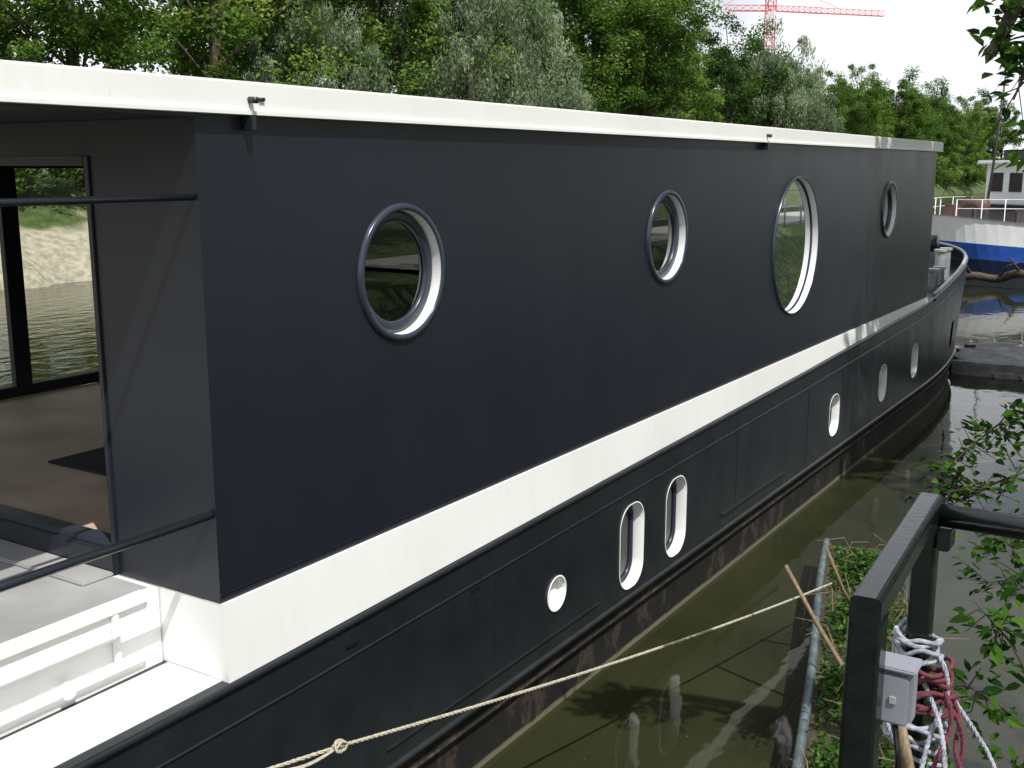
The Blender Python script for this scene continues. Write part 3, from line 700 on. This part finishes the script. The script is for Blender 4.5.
# planted raft
raft=empty('planted_raft')
edge=[(9.6,2.7),(5.0,1.50),(4.9,.65),(7.6,1.35),(9.75,2.28)]
V=[(x,y,.12) for x,y in edge]+[(x,y,.27) for x,y in edge]; k=len(edge)
F=[tuple(range(k,2*k)),tuple(range(k))[::-1]]+[(i,(i+1)%k,(i+1)%k+k,i+k) for i in range(k)]
obj_from('soil_bed',V,F,M['soil'],raft)
tube('edge_pipe',smooth_path([(9.6,2.72,.31),(8.6,2.47,.30),(7,2.03,.30),(5.0,1.50,.30),(4.9,1.2,.28)],5),.032,M['pipe'],raft,12)
tube('edge_pipe_inner',[(4.9,.65,.22),(7.6,1.35,.22),(9.75,2.28,.22),(9.6,2.72,.25)],.025,M['soil'],raft,10)
rg=np.random.default_rng(9); C=[]
while len(C)<9000:
    f=rg.uniform(0,1); x=5+4.6*f; yo=1.50+1.2*f; yi=float(np.interp(x,[4.9,7.6,9.75],[.65,1.35,2.28])); y=rg.uniform(yi,yo-.05)
    cl=(math.sin(x*5+y*3)*.5+.5)*(math.sin(y*9-x*2)*.5+.5)
    if rg.uniform()>.15+1.0*cl: continue
    h=.04+.14*cl
    C.append((x,y,.27+rg.uniform(0,1)*h))
C=np.array(C); v,f,tt=leaf_arrays(rg,C,rg.uniform(.02,.06,len(C)),rg.uniform(0,1,len(C)),up=.6,width=.6)
me=bpy.data.meshes.new('plant_mat'); me.from_pydata(v.tolist(),[],f.tolist()); me.materials.append(M['leafB']); at=me.attributes.new('tint','FLOAT','POINT'); at.data.foreach_set('value',tt.astype(np.float32))
o=bpy.data.objects.new('plant_mat',me); scene.collection.objects.link(o); o.parent=raft
P=[]
for i in range(60):
    x=rg.uniform(5.2,9.6); f=(x-5)/4.6; y=rg.uniform(float(np.interp(x,[4.9,7.6,9.75],[.65,1.35,2.28]))+.05,1.45+1.2*f); a=rg.uniform(0,6.28); l=rg.uniform(.12,.35)
    P.append(sweep_geom([(x,y,.27),(x+l*.3*math.cos(a),y+l*.3*math.sin(a),.30+l*.5),(x+l*math.cos(a),y+l*math.sin(a),.33+l*.35)],[.006,.004,.002],5))
V,F=join_geom(P); obj_from('dead_reed_stalks',V,F,M['wood'],raft)

def rocks(name, items, m, seed, parent=None):
    rr=random.Random(seed); bm=bmesh.new()
    for (x,y,z,sx,sy,sz) in items:
        r_=bmesh.ops.create_icosphere(bm,subdivisions=2,radius=1)
        ph=[rr.uniform(0,6) for _ in range(4)]
        for v in r_['verts']:
            c=v.co.copy(); k=1+.18*math.sin(c.x*3+ph[0])+.14*math.sin(c.y*4+ph[1])+.1*math.sin(c.z*5+ph[2])
            v.co=Vector((x+c.x*sx*k,y+c.y*sy*k,z+c.z*sz*k))
    me=bpy.data.meshes.new(name); bm.to_mesh(me); bm.free(); me.materials.append(m); o=bpy.data.objects.new(name,me); scene.collection.objects.link(o)
    if parent: o.parent=parent
    return o
jet=empty('concrete_jetty')
bm=bmesh.new(); bmesh.ops.create_grid(bm,x_segments=14,y_segments=24,size=1)
rr=random.Random(2)
for v in bm.verts:
    ex=abs(v.co.x)>.99 or abs(v.co.y)>.99
    v.co=Vector((21.9+v.co.x*1.2+(rr.uniform(-.12,.12) if ex else 0), 1.25+v.co.y*2.6+(rr.uniform(-.15,.15) if ex else 0), .24+rr.uniform(-.012,.012)))
g=bmesh.ops.extrude_face_region(bm,geom=bm.faces[:]); 
for v in g['geom']:
    if isinstance(v,bmesh.types.BMVert): v.co.z-=.5
bmesh.ops.recalc_face_normals(bm,faces=bm.faces[:])
me=bpy.data.meshes.new('slab'); bm.to_mesh(me); bm.free(); me.materials.append(M['rock']); o=bpy.data.objects.new('slab',me); scene.collection.objects.link(o); o.parent=jet
rocks('rubble',[(21.3+rr.uniform(-.5,1.4),rr.uniform(-1.5,3.4),.0,rr.uniform(.2,.4),rr.uniform(.2,.4),rr.uniform(.1,.16)) for i in range(12)],M['rock'],3,jet)
parts=[sweep_geom(smooth_path([(36.6,7.0,.1),(36.4,6.3,.35),(36.8,5.6,.25),(36.3,4.9,.5),(36.6,4.0,.2)],5),.12,8),
       sweep_geom([(36.4,6.3,.35),(36.2,6.6,.9),(36.1,6.8,1.1)],[.06,.04,.02],6),sweep_geom([(36.3,4.9,.5),(36.0,5.2,1.0)],[.05,.02],6),
       sweep_geom([(36.8,5.6,.25),(36.4,5.3,.7),(36.4,5.0,.8)],[.05,.03,.02],6)]
V,F=join_geom(parts); obj_from('driftwood_log',V,F,M['darkwood'],None,True)

# ------------------------------------------------------------------ MOORED BARGE
bg=empty('moored_barge')
def bring(z,B,x0,flare):
    near=[];
    for i in range(15):
        th=math.pi/2*(1-i/14); near.append((x0+flare+ (5.5)*(1-math.sin(th)**.8), B*math.cos(th)**.75 if i else 0))
    pts=[(x0+22,-B*.8)]+[(x,-y) for x,y in near[::-1]]+[(x,y) for x,y in near[1:]]+[(x0+22,B*.8)]
    return [(x,6.35+y,z(x) if callable(z) else z) for x,y in pts]
sh2=lambda x: 1.62+.55*max(0,1-(x-38)/5)**1.3
bl=lambda x: .42+.42*max(0,1-(x-38)/5)**1.3
wl=lambda x: .92+.42*max(0,1-(x-38)/5)**1.3
lv=[(-.4,2.0,.9),(.0,2.1,.75),(bl,2.2,.45),(lambda x:bl(x)+.01,2.2,.45),(wl,2.3,.2),(lambda x:wl(x)+.01,2.3,.2),(sh2,2.4,0),(lambda x:sh2(x)+.03,2.45,-.05)]
rings=[bring(z,B,38.6,fl) for z,B,fl in lv]; k=len(rings[0]); V=[];
for r_ in rings: V+=r_
F=[];mi=[]
for i in range(len(rings)-1):
    for j in range(k):
        F.append((i*k+j,i*k+(j+1)%k,(i+1)*k+(j+1)%k,(i+1)*k+j)); mi.append({0:0,1:0,2:0,3:1,4:1,5:2,6:2}[i])
F.append(tuple(range((len(rings)-1)*k,len(rings)*k))); mi.append(2)
o=obj_from('barge_hull',V,F,M['bargenavy'],bg); o.data.materials.append(M['bargeblue']); o.data.materials.append(M['bargewhite']); o.data.polygons.foreach_set('material_index',mi)
W0=-2.5
box('wheelhouse_base',45+W0,49+W0,5.0,7.9,1.5,2.35,M['bargebrown'],bg,.05)
box('wheelhouse_cabin',45.1+W0,48.9+W0,5.1,7.8,2.35,3.75,M['bargewhite'],bg,.03)
for i,y in enumerate((5.3,6.15,7.0)): box(f'wheelhouse_window_{i}',45.07+W0,45.12+W0,y,y+.55,2.8,3.45,M['bargebrown'],bg)
for i,x in enumerate((45.4,46.4,47.4)): box(f'wheelhouse_side_window_{i}',x+W0,x+.7+W0,5.07,5.12,2.8,3.45,M['bargebrown'],bg)
box('wheelhouse_roof',44.8+W0,49.2+W0,4.85,8.0,3.75,3.88,M['bargewhite'],bg,.04)
box('wheelhouse_top_box',45.5+W0,47+W0,5.3,7.5,3.88,4.25,M['bargebrown'],bg,.04)
box('hold_cover',41.5,42.5,5.3,7.6,1.5,2.25,M['bargebrown'],bg,.06)
box('deck_locker',40.9,41.5,7.5,8.1,1.5,2.35,M['bargered'],bg,.05)
box('deck_winch_body',40.2,41.0,5.9,6.6,1.6,2.35,M['bargebrown'],bg,.08)
tube('deck_winch_drum',[(40.6,5.7,2.4),(40.6,6.9,2.4)],.18,M['bargered'],bg,10)
tube('mast',[(41.6,6.75,1.5),(41.65,6.55,4.0),(41.7,6.4,7.0)],[.055,.04,.022],M['bargebrown'],bg,8)
tube('mast_stay',[(41.7,6.4,6.9),(39.0,6.35,2.2)],.008,M['bargebrown'],bg,5)
tube('mast_stay_aft',[(41.7,6.4,6.9),(42.8,7.5,3.8)],.008,M['bargebrown'],bg,5)
gp=[(39.4,6.9),(40.0,7.4),(40.6,7.8),(41.5,8.15),(42.6,8.35),(44,8.5),(45.6,8.6)]
for side in (1,-1):
    sn='far' if side>0 else 'near'
    for i,(x,y) in enumerate(gp):
        yy=6.35+side*(y-6.35); tube(f'guard_post_{i}_{sn}',[(x,yy,1.5),(x,yy,2.6)],.015,M['bargewhite'],bg,6)
    for z in (2.6,2.3): tube(f'guard_wire_{int(z*10)}_{sn}',[(x,6.35+side*(y-6.35),z) for x,y in gp],.009,M['bargewhite'],bg,6)
piv=Vector((41.3,6.35,0)); bg.matrix_world=Matrix.Translation(piv+Vector((-.3,.42,0)))@Matrix.Rotation(R(-35),4,'Z')@Matrix.Translation(-piv)

# ------------------------------------------------------------------ TOWER CRANE
cr=empty('tower_crane')
def lattice(name,a,b,w,nseg,tri=False,r=.12,m=None):
    a=Vector(a);b=Vector(b);d=(b-a).normalized(); up=Vector((0,0,1)) if abs(d.z)<.9 else Vector((1,0,0)); u=d.cross(up).normalized(); v=u.cross(d).normalized()
    cs=[u*w/2-v*w/2,-u*w/2-v*w/2,-u*w/2+v*w/2,u*w/2+v*w/2] if not tri else [u*w/2,-u*w/2,v*w]
    P=[]
    for c in cs: P.append(sweep_geom([a+c,b+c],r,4))
    for i in range(nseg):
        p=a.lerp(b,i/nseg);q=a.lerp(b,(i+1)/nseg)
        for j in range(len(cs)):
            c1=cs[j];c2=cs[(j+1)%len(cs)]
            P.append(sweep_geom([p+c1,q+c2],r*.6,4)); P.append(sweep_geom([p+c1,p+c2],r*.6,4))
    V,F=join_geom(P); obj_from(name,V,F,m,cr)
T=Vector((244,88,0))
lattice('tower',(244,88,0),(244,88,40),1.8,24,r=.12,m=M['cranered'])
J1=T+Vector((12,-21.5,36.0)); J0=T+Vector((-4,9.5,37.6)); TT=T+Vector((0,0,37.3))
lattice('jib_root',TT,TT.lerp(J1,.45),1.2,9,True,.09,M['cranered'])
lattice('jib_tip',TT.lerp(J1,.45),J1,1.1,10,True,.08,M['cranered'])
lattice('counter_jib',TT,J0,1.2,6,True,.10,M['cranered'])
box('counterweight',T.x-4.6,T.x-3,T.y+7.5,T.y+9.5,36,37.8,M['cranewhite'],cr)
box('operator_cab',T.x-2.4,T.x-.9,T.y-1.6,T.y-.2,34.8,37,M['cranewhite'],cr)
lattice('cathead',(244,88,40),(244,88,44),1.0,4,r=.12,m=M['cranered'])
V,F=join_geom([sweep_geom([(244,88,44),TT.lerp(J1,.6)+Vector((0,0,1.2))],.06,4),sweep_geom([(244,88,44),J0+Vector((0,0,1))],.06,4)]); obj_from('pendant_lines',V,F,M['cranered'],cr)

# ------------------------------------------------------------------ LIGHT, SKY, CAMERA
d=Vector((-.25,-.5,.85)).normalized()
sun=bpy.data.lights.new('sun','SUN'); sun.energy=4.8; sun.angle=R(.5); sun.color=(1,.975,.93)
so=bpy.data.objects.new('sun',sun); scene.collection.objects.link(so); so.rotation_euler=d.to_track_quat('Z','Y').to_euler()
w=bpy.data.worlds.new('World'); scene.world=w; w.use_nodes=True; N=w.node_tree.nodes; L=w.node_tree.links
bgk=N['Background']; sky=N.new('ShaderNodeTexSky'); sky.sky_type='NISHITA'; sky.sun_disc=False
sky.sun_elevation=math.asin(d.z); sky.sun_rotation=math.atan2(d.x,d.y); sky.dust_density=2.0
tc=N.new('ShaderNodeTexCoord'); mp=N.new('ShaderNodeMapping'); mp.inputs['Scale'].default_value=(1,1,3.0); L.new(tc.outputs['Generated'],mp.inputs[0])
nz=N.new('ShaderNodeTexNoise'); nz.inputs['Scale'].default_value=1.8; nz.inputs['Detail'].default_value=5; L.new(mp.outputs[0],nz.inputs[0])
rp=N.new('ShaderNodeValToRGB'); rp.color_ramp.elements[0].position=.33; rp.color_ramp.elements[1].position=.52; L.new(nz.outputs['Fac'],rp.inputs[0])
mx=N.new('ShaderNodeMix'); mx.data_type='RGBA'; L.new(rp.outputs[0],mx.inputs['Factor']); L.new(sky.outputs[0],mx.inputs['A']); mx.inputs['B'].default_value=(12,12.4,13,1)
L.new(mx.outputs['Result'],bgk.inputs['Color']); bgk.inputs['Strength'].default_value=.09
cam=bpy.data.cameras.new('camera'); co=bpy.data.objects.new('camera',cam); scene.collection.objects.link(co)
co.location=(0,0,3.65); co.rotation_euler=(R(90-11.16),0,R(32.49-90)); cam.sensor_width=36; cam.lens=38.67; cam.clip_start=.05; cam.clip_end=3000
scene.camera=co
scene.view_settings.view_transform='Standard'; scene.view_settings.look='None'; scene.view_settings.exposure=0
